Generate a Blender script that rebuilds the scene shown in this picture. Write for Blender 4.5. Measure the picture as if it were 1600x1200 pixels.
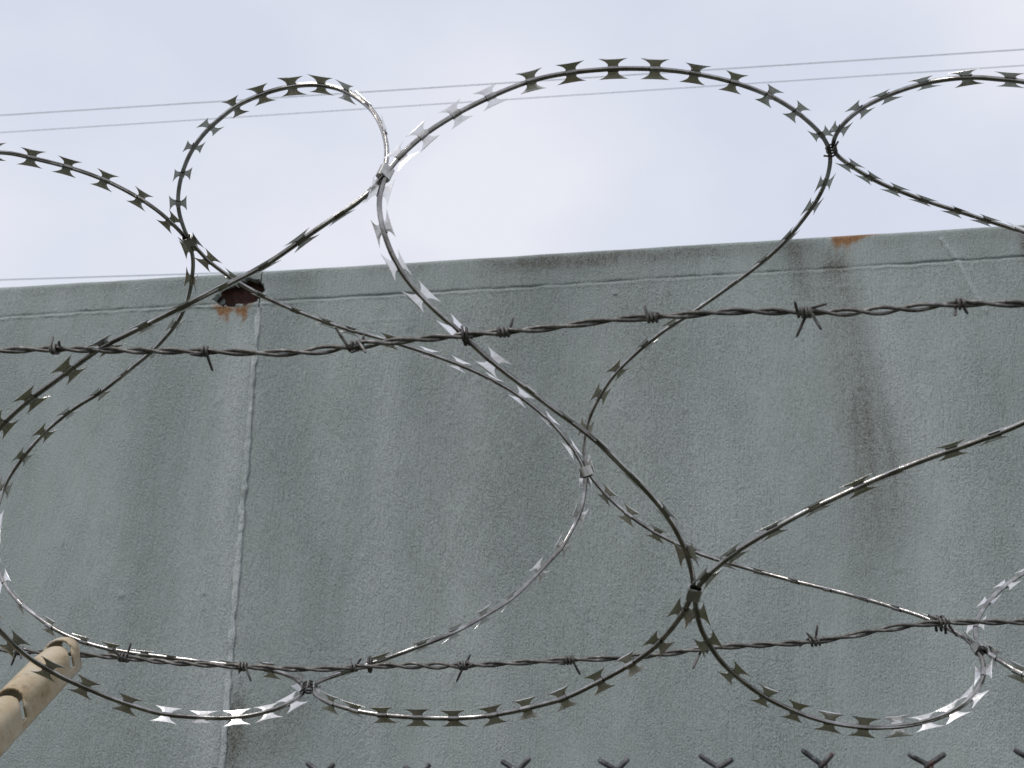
import bpy, bmesh, math, random
import numpy as np
from mathutils import Vector, Matrix

random.seed(7)
rng = np.random.default_rng(7)
scene = bpy.context.scene
for o in list(bpy.data.objects):
    bpy.data.objects.remove(o)

# ------------------------------------------------------------------ camera
F_PX, PITCH, YAW, CAM_Z = 2050.0, math.radians(22.25), math.radians(7.5), 1.72
cam_data = bpy.data.cameras.new('camera')
cam = bpy.data.objects.new('camera', cam_data)
scene.collection.objects.link(cam)
cam.location = (0, 0, CAM_Z)
cam.rotation_euler = (math.pi / 2 + PITCH, 0, YAW)
cam_data.sensor_width = 36.0
cam_data.lens = F_PX / 1600 * 36.0
cam_data.clip_start, cam_data.clip_end = 0.05, 2000
cam_data.dof.use_dof = True
cam_data.dof.focus_distance = 1.45
cam_data.dof.aperture_fstop = 18.0
scene.camera = cam

# ------------------------------------------------------------------ sky, sun
SUN_EL, SUN_AZ = math.radians(56), math.radians(218)      # azimuth clockwise from +y: behind the camera, to its left
world = bpy.data.worlds.new('World')
scene.world = world
world.use_nodes = True
wn, wl = world.node_tree.nodes, world.node_tree.links
wn.clear()
w_out = wn.new('ShaderNodeOutputWorld')
w_bg = wn.new('ShaderNodeBackground')
w_sky = wn.new('ShaderNodeTexSky')
w_sky.sky_type = 'NISHITA'
w_sky.sun_disc = False
w_sky.sun_elevation = SUN_EL
w_sky.sun_rotation = SUN_AZ
w_sky.air_density, w_sky.dust_density = 1.0, 2.0
w_tc = wn.new('ShaderNodeTexCoord')
w_map = wn.new('ShaderNodeMapping')
w_map.inputs['Scale'].default_value = (1.0, 1.0, 1.6)
w_noise = wn.new('ShaderNodeTexNoise')
w_noise.inputs['Scale'].default_value = 3.4
w_noise.inputs['Detail'].default_value = 5
w_noise.inputs['Roughness'].default_value = 0.45
w_ramp = wn.new('ShaderNodeValToRGB')
w_ramp.color_ramp.elements[0].position = 0.36
w_ramp.color_ramp.elements[0].color = (7.3, 7.7, 8.95, 1)
w_ramp.color_ramp.elements[1].position = 0.64
w_ramp.color_ramp.elements[1].color = (8.9, 9.02, 9.75, 1)
w_mix = wn.new('ShaderNodeMix')
w_mix.data_type = 'RGBA'
w_mix.inputs['Factor'].default_value = 0.90            # cloud cover: thin bright overcast
wl.new(w_tc.outputs['Generated'], w_map.inputs['Vector'])
wl.new(w_map.outputs['Vector'], w_noise.inputs['Vector'])
wl.new(w_noise.outputs['Fac'], w_ramp.inputs['Fac'])
wl.new(w_sky.outputs['Color'], w_mix.inputs['A'])
wl.new(w_ramp.outputs['Color'], w_mix.inputs['B'])
wl.new(w_mix.outputs['Result'], w_bg.inputs['Color'])
w_bg.inputs['Strength'].default_value = 0.10
wl.new(w_bg.outputs['Background'], w_out.inputs['Surface'])

sun_data = bpy.data.lights.new('sun', 'SUN')
sun_data.energy = 1.5
sun_data.angle = math.radians(10)
sun_data.color = (1.0, 0.96, 0.90)
sun = bpy.data.objects.new('sun', sun_data)
scene.collection.objects.link(sun)
sd = Vector((math.sin(SUN_AZ) * math.cos(SUN_EL), math.cos(SUN_AZ) * math.cos(SUN_EL), math.sin(SUN_EL)))
sun.rotation_euler = sd.to_track_quat('Z', 'Y').to_euler()
sun.location = sd * 30

vs = scene.view_settings
vs.view_transform, vs.look, vs.exposure, vs.gamma = 'Standard', 'None', 0.0, 1.0
vs.use_curve_mapping = False
scene.render.engine = 'CYCLES'
scene.render.resolution_x, scene.render.resolution_y = 1024, 768

# ------------------------------------------------------------------ helpers
_fw = np.array([-math.sin(YAW) * math.cos(PITCH), math.cos(YAW) * math.cos(PITCH), math.sin(PITCH)])
_rt = np.array([math.cos(YAW), math.sin(YAW), 0.0])
_up = np.cross(_rt, _fw)
CAM = np.array([0, 0, CAM_Z])

def ray(x, y):
    """Direction of a photo pixel (1600 x 1200), scaled to one metre away from the fence line (world y)."""
    d = _fw * F_PX + _rt * (x - 800) - _up * (y - 600)
    return d / d[1]

def at(x, y, dist):
    return CAM + ray(x, y) * dist

def link(o, parent=None):
    scene.collection.objects.link(o)
    if parent is not None:
        o.parent = parent
    return o

def tag(o, label=None, cat=None, group=None, kind=None):
    if label: o['label'] = label
    if cat: o['category'] = cat
    if group: o['group'] = group
    if kind: o['kind'] = kind
    return o

def empty(name, loc=(0, 0, 0)):
    o = bpy.data.objects.new(name, None)
    o.location = loc
    o.empty_display_size = 0.05
    return link(o)

def mesh(name, verts, faces, mat, smooth=True):
    me = bpy.data.meshes.new(name)
    me.from_pydata([tuple(v) for v in verts], [], faces)
    me.materials.append(mat)
    if smooth:
        me.polygons.foreach_set('use_smooth', [True] * len(me.polygons))
    me.update()
    return me

def obj(name, me, parent=None, local=False):
    o = bpy.data.objects.new(name, me)
    link(o, parent)
    if parent is not None and not local:
        o.matrix_parent_inverse = parent_inverse(parent)
    return o

def parent_inverse(p):
    m = Matrix.Translation(p.location)
    return m.inverted()

def resample(P, step):
    P = np.asarray(P, float)
    s = np.concatenate([[0], np.cumsum(np.linalg.norm(np.diff(P[:, :3], axis=0), axis=1))])
    n = max(2, int(round(s[-1] / step)) + 1)
    q = np.linspace(0, s[-1], n)
    return np.stack([np.interp(q, s, P[:, k]) for k in range(P.shape[1])], 1), q

def gauss(P, sig):
    if sig <= 0: return P
    r = int(3 * sig) + 1
    k = np.exp(-0.5 * (np.arange(-r, r + 1) / sig) ** 2); k /= k.sum()
    out = np.empty_like(P)
    for c in range(P.shape[1]):
        a = P[:, c]
        pad = np.concatenate([2 * a[0] - a[r:0:-1], a, 2 * a[-1] - a[-2:-r - 2:-1]])
        out[:, c] = np.convolve(pad, k, 'valid')
    return out

def spline(pts, per=12):
    """Catmull-Rom through the points (any dimension)."""
    P = np.asarray(pts, float)
    P = np.vstack([2 * P[0] - P[1], P, 2 * P[-1] - P[-2]])
    out = []
    for i in range(1, len(P) - 2):
        p0, p1, p2, p3 = P[i - 1:i + 3]
        for t in np.linspace(0, 1, per, endpoint=False):
            out.append(0.5 * (2 * p1 + (p2 - p0) * t + (2 * p0 - 5 * p1 + 4 * p2 - p3) * t * t + (3 * p1 - p0 - 3 * p2 + p3) * t ** 3))
    out.append(P[-2])
    return np.array(out)

def tangents(P):
    T = np.gradient(P, axis=0)
    return T / np.linalg.norm(T, axis=1)[:, None]

def frames(P):
    """Parallel-transport frames."""
    T = tangents(P)
    n = np.cross(T[0], [0.3, 0.2, 0.93]); n /= np.linalg.norm(n)
    N = [n]
    for i in range(1, len(P)):
        n = N[-1] - T[i] * np.dot(N[-1], T[i]); n /= np.linalg.norm(n)
        N.append(n)
    N = np.array(N)
    return T, N, np.cross(T, N)

def tube(P, radius, sides=8, N=None, B=None, profile=None, taper=None):
    """verts, faces of a capped tube; profile = list of (angle, radius factor)."""
    P = np.asarray(P, float)
    if N is None: T, N, B = frames(P)
    prof = profile or [(2 * math.pi * k / sides, 1.0) for k in range(sides)]
    m = len(prof)
    c = np.array([math.cos(a) * r for a, r in prof]); s = np.array([math.sin(a) * r for a, r in prof])
    rad = np.full(len(P), radius) if taper is None else radius * np.asarray(taper)
    V = P[:, None, :] + rad[:, None, None] * (c[None, :, None] * N[:, None, :] + s[None, :, None] * B[:, None, :])
    V = V.reshape(-1, 3)
    Fc = []
    for i in range(len(P) - 1):
        a, b = i * m, (i + 1) * m
        for k in range(m):
            k2 = (k + 1) % m
            Fc.append((a + k, a + k2, b + k2, b + k))
    Fc.append(tuple(range(m - 1, -1, -1)))
    Fc.append(tuple(range((len(P) - 1) * m, len(P) * m)))
    return V, Fc

def merge(parts):
    V, Fc, n = [], [], 0
    for v, f in parts:
        V.extend([tuple(q) for q in v]); Fc.extend([tuple(i + n for i in q) for q in f]); n += len(v)
    return V, Fc

# ------------------------------------------------------------------ materials
def new_mat(name):
    m = bpy.data.materials.new(name); m.use_nodes = True
    nt = m.node_tree
    b = nt.nodes['Principled BSDF']
    return m, nt, b

def N_(nt, kind, **kw):
    n = nt.nodes.new(kind)
    for k, v in kw.items():
        if k in n.inputs: n.inputs[k].default_value = v
        else: setattr(n, k, v)
    return n

def noise(nt, vec, scale, detail=3, rough=0.5):
    n = N_(nt, 'ShaderNodeTexNoise')
    n.inputs['Scale'].default_value = scale; n.inputs['Detail'].default_value = detail; n.inputs['Roughness'].default_value = rough
    nt.links.new(vec, n.inputs['Vector'])
    return n.outputs['Fac']

def mapping(nt, scale, src='Object', rot=(0, 0, 0)):
    tc = N_(nt, 'ShaderNodeTexCoord')
    mp = N_(nt, 'ShaderNodeMapping')
    mp.inputs['Scale'].default_value = scale; mp.inputs['Rotation'].default_value = rot
    nt.links.new(tc.outputs[src], mp.inputs['Vector'])
    return mp.outputs['Vector']

def ramp(nt, fac, stops):
    r = N_(nt, 'ShaderNodeValToRGB')
    e = r.color_ramp.elements
    while len(e) < len(stops): e.new(0.5)
    for i, (p, c) in enumerate(stops):
        e[i].position = p; e[i].color = (*c, 1) if len(c) == 3 else c
    nt.links.new(fac, r.inputs['Fac'])
    return r.outputs['Color']

def mixc(nt, fac, a, b, mode='MIX'):
    m = N_(nt, 'ShaderNodeMix', data_type='RGBA', blend_type=mode)
    for sock, v in (('Factor', fac), ('A', a), ('B', b)):
        s = [q for q in m.inputs if q.name == sock and q.type == ('VALUE' if sock == 'Factor' else 'RGBA')][0]
        if hasattr(v, 'is_linked'): nt.links.new(v, s)
        elif sock == 'Factor': s.default_value = v
        else: s.default_value = (*v, 1)
    return [q for q in m.outputs if q.type == 'RGBA'][0]

def mathn(nt, op, a, b=None, clamp=False):
    m = N_(nt, 'ShaderNodeMath', operation=op, use_clamp=clamp)
    for i, v in enumerate((a, b)):
        if v is None: continue
        if hasattr(v, 'is_linked'): nt.links.new(v, m.inputs[i])
        else: m.inputs[i].default_value = v
    return m.outputs[0]

def bump(nt, bsdf, height, dist, strength=1.0):
    b = N_(nt, 'ShaderNodeBump')
    b.inputs['Distance'].default_value = dist; b.inputs['Strength'].default_value = strength
    nt.links.new(height, b.inputs['Height'])
    nt.links.new(b.outputs['Normal'], bsdf.inputs['Normal'])

def mat_paint():
    m, nt, b = new_mat('weathered_grey_green_paint')
    v = mapping(nt, (1, 1, 1))
    vs_ = mapping(nt, (1, 1, 0.35))
    fine = mapping(nt, (1.0, 1.0, 0.62), rot=(0, math.radians(9), 0))
    big = noise(nt, mapping(nt, (1.0, 1.0, 0.22)), 3.0, 4, 0.55)
    mid = noise(nt, vs_, 16, 5, 0.6)
    grain = noise(nt, fine, 430, 3, 0.55)
    col = ramp(nt, big, [(0.30, (0.290, 0.330, 0.320)), (0.5, (0.328, 0.368, 0.357)), (0.70, (0.376, 0.416, 0.405))])
    tint = ramp(nt, mid, [(0.25, (0.91, 0.93, 0.91)), (0.75, (1.05, 1.04, 1.05))])
    col = mixc(nt, 1.0, col, tint, 'MULTIPLY')
    pa = N_(nt, 'ShaderNodeAttribute', attribute_name='pale')
    col = mixc(nt, pa.outputs['Fac'], col, (0.56, 0.60, 0.60))
    # relief shading of the roller stipple put into the colour: dark pits, pale flecks
    gd = ramp(nt, grain, [(0.34, (0.66, 0.67, 0.65)), (0.48, (1, 1, 1)), (0.66, (1.14, 1.14, 1.14))])
    gv = ramp(nt, noise(nt, mapping(nt, (1, 1, 0.5)), 4.0, 4, 0.65), [(0.35, (0.25, 0.25, 0.25)), (0.65, (1, 1, 1))])
    col = mixc(nt, gv, col, gd, 'MULTIPLY')
    at_ = N_(nt, 'ShaderNodeAttribute', attribute_name='stain_shade')
    sep = N_(nt, 'ShaderNodeSeparateColor')
    nt.links.new(at_.outputs['Color'], sep.inputs[0])
    br = noise(nt, v, 95, 6, 0.78)
    # grime, with the painted shade of the weld groove
    g = mathn(nt, 'MULTIPLY', sep.outputs[0], mathn(nt, 'ADD', mathn(nt, 'MULTIPLY', br, 2.6), -0.30), clamp=True)
    g2 = mathn(nt, 'MULTIPLY', g, ramp(nt, grain, [(0.38, (1, 1, 1)), (0.62, (0.45, 0.45, 0.45))]), clamp=True)
    col = mixc(nt, g2, col, (0.085, 0.082, 0.062))
    # rust
    r1 = mathn(nt, 'ADD', sep.outputs[1], mathn(nt, 'MULTIPLY', mathn(nt, 'SUBTRACT', br, 0.5), 1.4))
    rf = ramp(nt, r1, [(0.36, (0, 0, 0)), (0.85, (0.92, 0.92, 0.92))])
    rn = noise(nt, v, 210, 5, 0.75)
    rc = ramp(nt, rn, [(0.3, (0.07, 0.030, 0.010)), (0.5, (0.23, 0.095, 0.018)), (0.72, (0.40, 0.22, 0.05))])
    col = mixc(nt, rf, col, rc)
    # bare heavy rust inside the hole
    hf = ramp(nt, mathn(nt, 'ADD', sep.outputs[2], mathn(nt, 'MULTIPLY', mathn(nt, 'SUBTRACT', br, 0.5), 0.5)), [(0.45, (0, 0, 0)), (0.55, (1, 1, 1))])
    hc = ramp(nt, noise(nt, v, 90, 5, 0.7), [(0.3, (0.022, 0.012, 0.010)), (0.55, (0.055, 0.022, 0.015)), (0.75, (0.13, 0.045, 0.022))])
    col = mixc(nt, hf, col, hc)
    nt.links.new(col, b.inputs['Base Color'])
    b.inputs['Roughness'].default_value = 0.62
    b.inputs['Specular IOR Level'].default_value = 0.35
    h = mathn(nt, 'ADD', mathn(nt, 'MULTIPLY', grain, 1.0), mathn(nt, 'MULTIPLY', noise(nt, fine, 170, 3, 0.6), 0.4))
    h = mathn(nt, 'ADD', h, mathn(nt, 'MULTIPLY', noise(nt, mapping(nt, (1, 1, 0.12)), 230, 2, 0.5), 1.0))
    # the roller texture is heavier in some places than in others
    amt = ramp(nt, noise(nt, mapping(nt, (1, 1, 0.4)), 5.5, 3, 0.6), [(0.32, (0.35, 0.35, 0.35)), (0.66, (1, 1, 1))])
    h = mathn(nt, 'MULTIPLY', h, amt)
    bump(nt, b, h, 0.0046, 1.0)
    return m

def mat_metal(name, stops, rough=(0.28, 0.5), metallic=1.0, rust=None, sc=60, bmp=0.0003):
    m, nt, b = new_mat(name)
    v = mapping(nt, (1, 1, 1))
    oi = N_(nt, 'ShaderNodeObjectInfo')
    add = N_(nt, 'ShaderNodeVectorMath', operation='ADD')
    sc_ = N_(nt, 'ShaderNodeVectorMath', operation='SCALE')
    nt.links.new(oi.outputs['Location'], sc_.inputs[0]); sc_.inputs['Scale'].default_value = 3.0
    nt.links.new(v, add.inputs[0]); nt.links.new(sc_.outputs[0], add.inputs[1])
    vv = add.outputs[0]
    n1 = noise(nt, vv, sc, 5, 0.65)
    col = ramp(nt, n1, stops)
    if rust:
        n2 = noise(nt, vv, sc * 0.45, 4, 0.7)
        rf = ramp(nt, n2, [(rust[0], (0, 0, 0)), (rust[0] + 0.12, (1, 1, 1))])
        col = mixc(nt, rf, col, rust[1])
        mt = mathn(nt, 'SUBTRACT', metallic, mathn(nt, 'MULTIPLY', rf, 0.7), clamp=True)
        nt.links.new(mt, b.inputs['Metallic'])
    else:
        b.inputs['Metallic'].default_value = metallic
    nt.links.new(col, b.inputs['Base Color'])
    rr = ramp(nt, noise(nt, vv, sc * 2.2, 3, 0.6), [(0.3, (rough[0],) * 3), (0.7, (rough[1],) * 3)])
    nt.links.new(rr, b.inputs['Roughness'])
    bump(nt, b, noise(nt, vv, sc * 6, 3, 0.6), bmp, 0.6)
    return m

M_PAINT = mat_paint()
M_BLADE = mat_metal('galvanised_blade_steel', [(0.25, (0.42, 0.40, 0.35)), (0.45, (0.70, 0.69, 0.665)), (0.75, (0.88, 0.88, 0.88))], (0.20, 0.36), 1.0, None, 45)
M_TAPE = mat_metal('galvanised_tape_over_core', [(0.28, (0.13, 0.118, 0.105)), (0.5, (0.29, 0.28, 0.265)), (0.72, (0.55, 0.545, 0.535))], (0.14, 0.30), 1.0, None, 40)
M_BARB = mat_metal('weathered_barbed_wire', [(0.3, (0.05, 0.047, 0.043)), (0.52, (0.14, 0.132, 0.122)), (0.75, (0.36, 0.35, 0.335))], (0.38, 0.62), 0.6, (0.66, (0.085, 0.042, 0.024)), 120, 0.0006)
M_TIE = mat_metal('dark_tie_wire', [(0.3, (0.03, 0.027, 0.025)), (0.7, (0.11, 0.10, 0.095))], (0.4, 0.6), 0.6, None, 120)
M_CLIP = mat_metal('zinc_clip', [(0.3, (0.34, 0.335, 0.31)), (0.7, (0.60, 0.60, 0.58))], (0.3, 0.5), 1.0, None, 90)
M_LINK = mat_metal('chain_link_wire', [(0.3, (0.035, 0.034, 0.035)), (0.55, (0.11, 0.11, 0.112)), (0.75, (0.42, 0.42, 0.44))], (0.4, 0.65), 0.7, (0.58, (0.075, 0.024, 0.015)), 150, 0.0008)

def mat_arm():
    m, nt, b = new_mat('tan_painted_steel')
    v = mapping(nt, (1, 1, 1))
    n1 = noise(nt, v, 26, 4, 0.6)
    col = ramp(nt, n1, [(0.3, (0.38, 0.28, 0.15)), (0.5, (0.47, 0.385, 0.255)), (0.72, (0.53, 0.48, 0.39))])
    d = ramp(nt, noise(nt, v, 70, 6, 0.75), [(0.32, (0.38, 0.33, 0.27)), (0.42, (0.86, 0.83, 0.78)), (0.55, (1, 1, 1))])
    col = mixc(nt, 0.8, col, d, 'MULTIPLY')
    nt.links.new(col, b.inputs['Base Color'])
    b.inputs['Roughness'].default_value = 0.55
    bump(nt, b, noise(nt, v, 260, 3, 0.6), 0.0006, 0.5)
    return m
M_ARM = mat_arm()

def mat_cable():
    m, nt, b = new_mat('pale_aluminium_cable')
    n1 = noise(nt, mapping(nt, (0.2, 3, 3)), 6, 2)
    nt.links.new(ramp(nt, n1, [(0.3, (0.66, 0.76, 0.84)), (0.7, (0.72, 0.80, 0.88))]), b.inputs['Base Color'])
    b.inputs['Roughness'].default_value = 0.5
    return m
M_CABLE = mat_cable()

def mat_ground():
    m, nt, b = new_mat('dry_grass_and_dirt')
    v = mapping(nt, (1, 1, 1))
    n1 = noise(nt, v, 0.7, 6, 0.65)
    col = ramp(nt, n1, [(0.35, (0.045, 0.060, 0.022)), (0.5, (0.075, 0.080, 0.036)), (0.68, (0.13, 0.105, 0.07))])
    d = ramp(nt, noise(nt, v, 22, 5, 0.7), [(0.3, (0.55, 0.55, 0.55)), (0.7, (1.1, 1.1, 1.1))])
    nt.links.new(mixc(nt, 1.0, col, d, 'MULTIPLY'), b.inputs['Base Color'])
    b.inputs['Roughness'].default_value = 0.95
    bump(nt, b, noise(nt, v, 30, 5, 0.7), 0.03, 1.0)
    return m
M_GROUND = mat_ground()

# ------------------------------------------------------------------ ground
gm = mesh('ground', [(-300, -300, 0), (300, -300, 0), (300, 300, 0), (-300, 300, 0)], [(0, 1, 2, 3)], M_GROUND, False)
tag(obj('ground', gm), kind='structure')

# ------------------------------------------------------------------ painted steel wall
W = 2.6                                   # distance of the wall face
def wall_uv(x, y):                        # photo pixel -> (x, z) on the wall face
    p = at(x, y, W); return p[0], p[2]
X_SEAM = 0.5 * (wall_uv(403, 500)[0] + wall_uv(348, 1170)[0])
Z_TOP = CAM_Z + 0.5342 * W
Z_WELD = CAM_Z + 0.5012 * W
PXM = W / F_PX * 1.12                     # metres per photo pixel on the wall, roughly
FEAT = []

def vnoise(x, seed, f):
    """smooth 1-D value noise"""
    r = np.random.default_rng(seed).random(4096)
    u = np.asarray(x) * f + 700.0
    i = np.floor(u).astype(int); t = u - i; t = t * t * (3 - 2 * t)
    return r[i % 4096] * (1 - t) + r[(i + 1) % 4096] * t - 0.5

def vnoise2(x, z, seed, f, fz=None):
    r = np.random.default_rng(seed).random((256, 256)); fz = fz or f
    u, w = np.asarray(x) * f + 900.3, np.asarray(z) * fz + 400.7
    i, j = np.floor(u).astype(int), np.floor(w).astype(int)
    a, b = u - i, w - j; a = a * a * (3 - 2 * a); b = b * b * (3 - 2 * b)
    g = lambda p, q: r[p % 256, q % 256]
    return (g(i, j) * (1 - a) + g(i + 1, j) * a) * (1 - b) + (g(i, j + 1) * (1 - a) + g(i + 1, j + 1) * a) * b - 0.5

def blob(X, Z, px, py, w, h=None):
    x, z = wall_uv(px, py); h = h or w
    return np.exp(-((X - x) / (w * PXM)) ** 2 - ((Z - z) / (h * PXM)) ** 2)

def polyline_dist(X, Z, pts):
    best = np.full(X.shape, 9.0); prm = np.zeros(X.shape)
    P = [wall_uv(*p) for p in pts]
    for i in range(len(P) - 1):
        a, b = np.array(P[i]), np.array(P[i + 1]); d = b - a; L = (d ** 2).sum()
        t = np.clip(((X - a[0]) * d[0] + (Z - a[1]) * d[1]) / L, 0, 1)
        q = np.hypot(X - a[0] - t * d[0], Z - a[1] - t * d[1])
        k = q < best
        best = np.where(k, q, best); prm = np.where(k, (i + t) / (len(P) - 1), prm)
    return best, prm

HOLE = [(332, 468), (345, 449), (366, 441), (384, 435), (400, 436), (409, 445), (411, 455), (403, 463), (399, 470), (386, 474), (368, 478), (345, 479)]
HP = [wall_uv(*p) for p in HOLE]
def in_hole(X, Z):
    X = X + 0.006 * vnoise2(X, Z, 5, 110) * 2; Z = Z + 0.006 * vnoise2(X, Z, 6, 110) * 2
    c = np.zeros(X.shape, bool)
    for i in range(len(HP)):
        (x1, z1), (x2, z2) = HP[i], HP[(i + 1) % len(HP)]
        k = ((z1 > Z) != (z2 > Z)) & (X < (x2 - x1) * (Z - z1) / (z2 - z1 + 1e-9) + x1)
        c ^= k
    return c

def surface(X, Z):
    """relief of the wall face (towards the camera, metres) and its stains."""
    H = 0.004 * vnoise2(X, Z, 11, 1.4, 0.5) + 0.0007 * vnoise2(X, Z, 12, 7, 2.2)
    H += 0.0006 * vnoise2(X, Z, 13, 45, 20)
    # weld along the foot of the flange: groove above, bead below
    wob = 0.0035 * vnoise(X, 21, 3) + 0.0022 * vnoise(X, 22, 40)
    d = Z - (Z_WELD + wob)
    amp = 0.75 + 1.1 * vnoise(X, 23, 4) + 0.9 * vnoise(X, 24, 90)
    brk = np.clip(0.55 + 1.5 * vnoise(X, 26, 1.7), 0.12, 1.2)
    H += -0.0030 * np.exp(-((d - 0.0045) / 0.0030) ** 2) * np.clip(0.85 + 0.9 * vnoise(X, 25, 3) + 0.8 * vnoise(X, 27, 35), .15, 1.5)
    H += 0.0052 * brk * np.clip(amp, .0, 1.6) * np.exp(-((d + 0.0030 - 0.004 * vnoise(X, 28, 40)) / 0.0034) ** 2)
    H += np.where(d > 0.002, -0.0012, 0.0)
    # drips, specks and runs in the paint
    for px, py, w, h, a in ((590, 622, 4, 4, 3), (190, 930, 4, 4, 3.5), (318, 927, 3, 3, 3), (640, 512, 4, 3, 2.5), (705, 1052, 4, 9, 3), (711, 1066, 3, 6, 2.5),
                            (1070, 640, 3, 4, 3.5), (1072, 670, 2, 18, 1.6), (345, 620, 3, 9, 2.0), (338, 628, 3, 5, 2.5), (620, 735, 2.5, 8, 2.0), (572, 696, 2.5, 6, 1.8),
                            (318, 870, 3, 10, 1.8), (316, 948, 3, 8, 1.8), (286, 1145, 3, 12, 2), (591, 855, 3, 3, 2.5), (909, 1046, 3, 3, 2.5), (356, 670, 6, 4, 1.5),
                            (860, 640, 3, 3, 2.2), (1400, 1115, 3, 3, 2), (1231, 1105, 3, 3, 2), (1075, 565, 2, 14, 1.2), (1180, 620, 2, 10, 1.3), (500, 700, 2, 9, 1.2)):
        H += a * 0.001 * blob(X, Z, px, py, w, h)
    nr = np.random.default_rng(91)
    for _ in range(90):                              # nibs and short runs scattered over the paint
        cx, cz = nr.uniform(-1.65, 0.95), nr.uniform(CAM_Z + 0.24, Z_TOP - 0.02)
        wx = nr.uniform(0.003, 0.0055); wz = wx * (nr.uniform(2.5, 7) if nr.random() < 0.35 else nr.uniform(0.8, 1.4))
        k = (np.abs(X - cx) < 4 * wx) & (np.abs(Z - cz) < 4 * wz)
        if k.any(): H[k] += nr.uniform(0.0008, 0.0026) * np.exp(-((X[k] - cx) / wx) ** 2 - ((Z[k] - cz) / wz) ** 2)
    for pts, w, a in (([(1472, 374), (1496, 405), (1515, 440), (1540, 486)], 3.4, 4.0), ([(1270, 447), (1330, 449), (1430, 444)], 1.6, 1.0),
                      ([(560, 503), (650, 498)], 1.6, 1.0), ([(565, 511), (655, 507)], 1.6, 0.9), ([(555, 518), (640, 515)], 1.6, 0.8), ([(1345, 480), (1362, 560), (1376, 660)], 9, 1.2)):
        dd, pr = polyline_dist(X, Z, pts)
        H += a * 0.001 * np.exp(-(dd / (w * PXM)) ** 2)
    # stains: r grime and painted groove shade, g rust, b bare rusted metal
    G = np.zeros(X.shape)
    G += 0.80 * blob(X, Z, 1240, 390, 17, 22) + 0.55 * blob(X, Z, 1248, 420, 14, 22) + 0.45 * blob(X, Z, 1255, 455, 13, 35)
    G += 0.85 * blob(X, Z, 1307, 417, 15, 10)
    dd, pr = polyline_dist(X, Z, [(1305, 405), (1316, 470), (1326, 560), (1346, 640), (1364, 720), (1378, 800)])
    wid = (24 + 36 * pr) * PXM
    G += (0.74 - 0.46 * pr) * np.exp(-(dd / wid) ** 2)
    G += 0.35 * blob(X, Z, 1345, 660, 26, 60) + 0.25 * blob(X, Z, 1385, 740, 30, 90) + 0.18 * blob(X, Z, 1355, 900, 40, 120)
    G += 0.8 * blob(X, Z, 1603, 385, 10, 26)
    top = np.exp(-((Z - (Z_TOP - 0.022)) / 0.020) ** 2)
    xt0, xt1 = wall_uv(690, 400)[0], wall_uv(1180, 380)[0]
    G += top * (0.30 + 0.75 * np.clip((X - xt0) / 0.15, 0, 1) * np.clip((xt1 - X) / 0.2, 0, 1)) * np.clip(0.55 + 1.6 * vnoise2(X, Z, 31, 16, 20), 0, 1)
    G += 0.75 * blob(X, Z, 815, 410, 9, 6) + 0.5 * blob(X, Z, 658, 418, 4, 4) + 0.5 * blob(X, Z, 931, 410, 4, 4) + 0.35 * blob(X, Z, 1043, 460, 6, 6) + 0.2 * blob(X, Z, 978, 482, 6, 6)
    G += 0.9 * blob(X, Z, 368, 1120, 14, 34) + 0.8 * blob(X, Z, 362, 1170, 14, 30) + 0.45 * blob(X, Z, 450, 1115, 26, 26) + 0.35 * blob(X, Z, 420, 1160, 40, 30)
    G += 0.16 * np.clip(vnoise2(X, Z, 33, 3.0, 0.8) * 2.4 + 0.15, 0, 1)
    G += 0.3 * np.exp(-((d - 0.005) / 0.004) ** 2) * np.clip(0.5 + 1.5 * vnoise(X, 29, 8), 0, 1)  # shade in the weld groove, painted as a dark line
    # broad dull bands of dirt down the face, paler where rain has washed it
    for px, w, a in ((240, 90, .09), (120, 60, .03), (450, 70, .10), (700, 80, .07), (860, 90, .05), (1000, 60, .06), (1250, 50, .05)):
        x0 = wall_uv(px, 800)[0]
        G += a * np.exp(-((X - x0 - 0.02 * vnoise(Z, 37, 3)) / (w * PXM)) ** 2) * np.clip((Z_WELD - Z) / 0.35, 0, 1)
    run = np.clip(0.80 + 1.1 * vnoise2(X, Z, 81, 75, 2.5) + 0.6 * vnoise2(X, Z, 82, 160, 9), 0.40, 1.35)      # run-off lines
    kk = np.clip(G * 2.5 - 0.5, 0, 1) * np.where(Z < Z_WELD, 0.5, 0.4)
    G = G * (1 - kk + kk * run)
    Rr = np.zeros(X.shape)
    Rr += 1.15 * blob(X, Z, 1322, 363, 30, 13) + 1.0 * blob(X, Z, 1366, 359, 28, 8) + 0.55 * blob(X, Z, 1314, 378, 14, 12) + 0.45 * blob(X, Z, 1340, 372, 14, 12) + 0.38 * blob(X, Z, 1326, 388, 6, 24) + 0.36 * blob(X, Z, 1308, 386, 5, 20)
    Rr += 0.8 * blob(X, Z, 352, 483, 20, 6) + 0.7 * blob(X, Z, 346, 491, 8, 12) + 0.6 * blob(X, Z, 355, 496, 5, 16) + 0.75 * blob(X, Z, 378, 484, 12, 8) + 0.75 * blob(X, Z, 381, 496, 6, 16) + 0.4 * blob(X, Z, 371, 492, 4, 10) + 0.75 * blob(X, Z, 391, 470, 10, 9) + 0.6 * blob(X, Z, 336, 477, 12, 6)
    Rr += 0.42 * blob(X, Z, 1020, 393, 26, 9) * (vnoise2(X, Z, 35, 40) + 0.5)
    Pl = 0.42 * np.exp(-((X - X_SEAM + 0.030) / 0.040) ** 2) * np.clip((Z_WELD - Z) / 0.08, 0, 1) * np.clip(0.8 + vnoise2(X, Z, 71, 30, 8), 0, 1)
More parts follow.
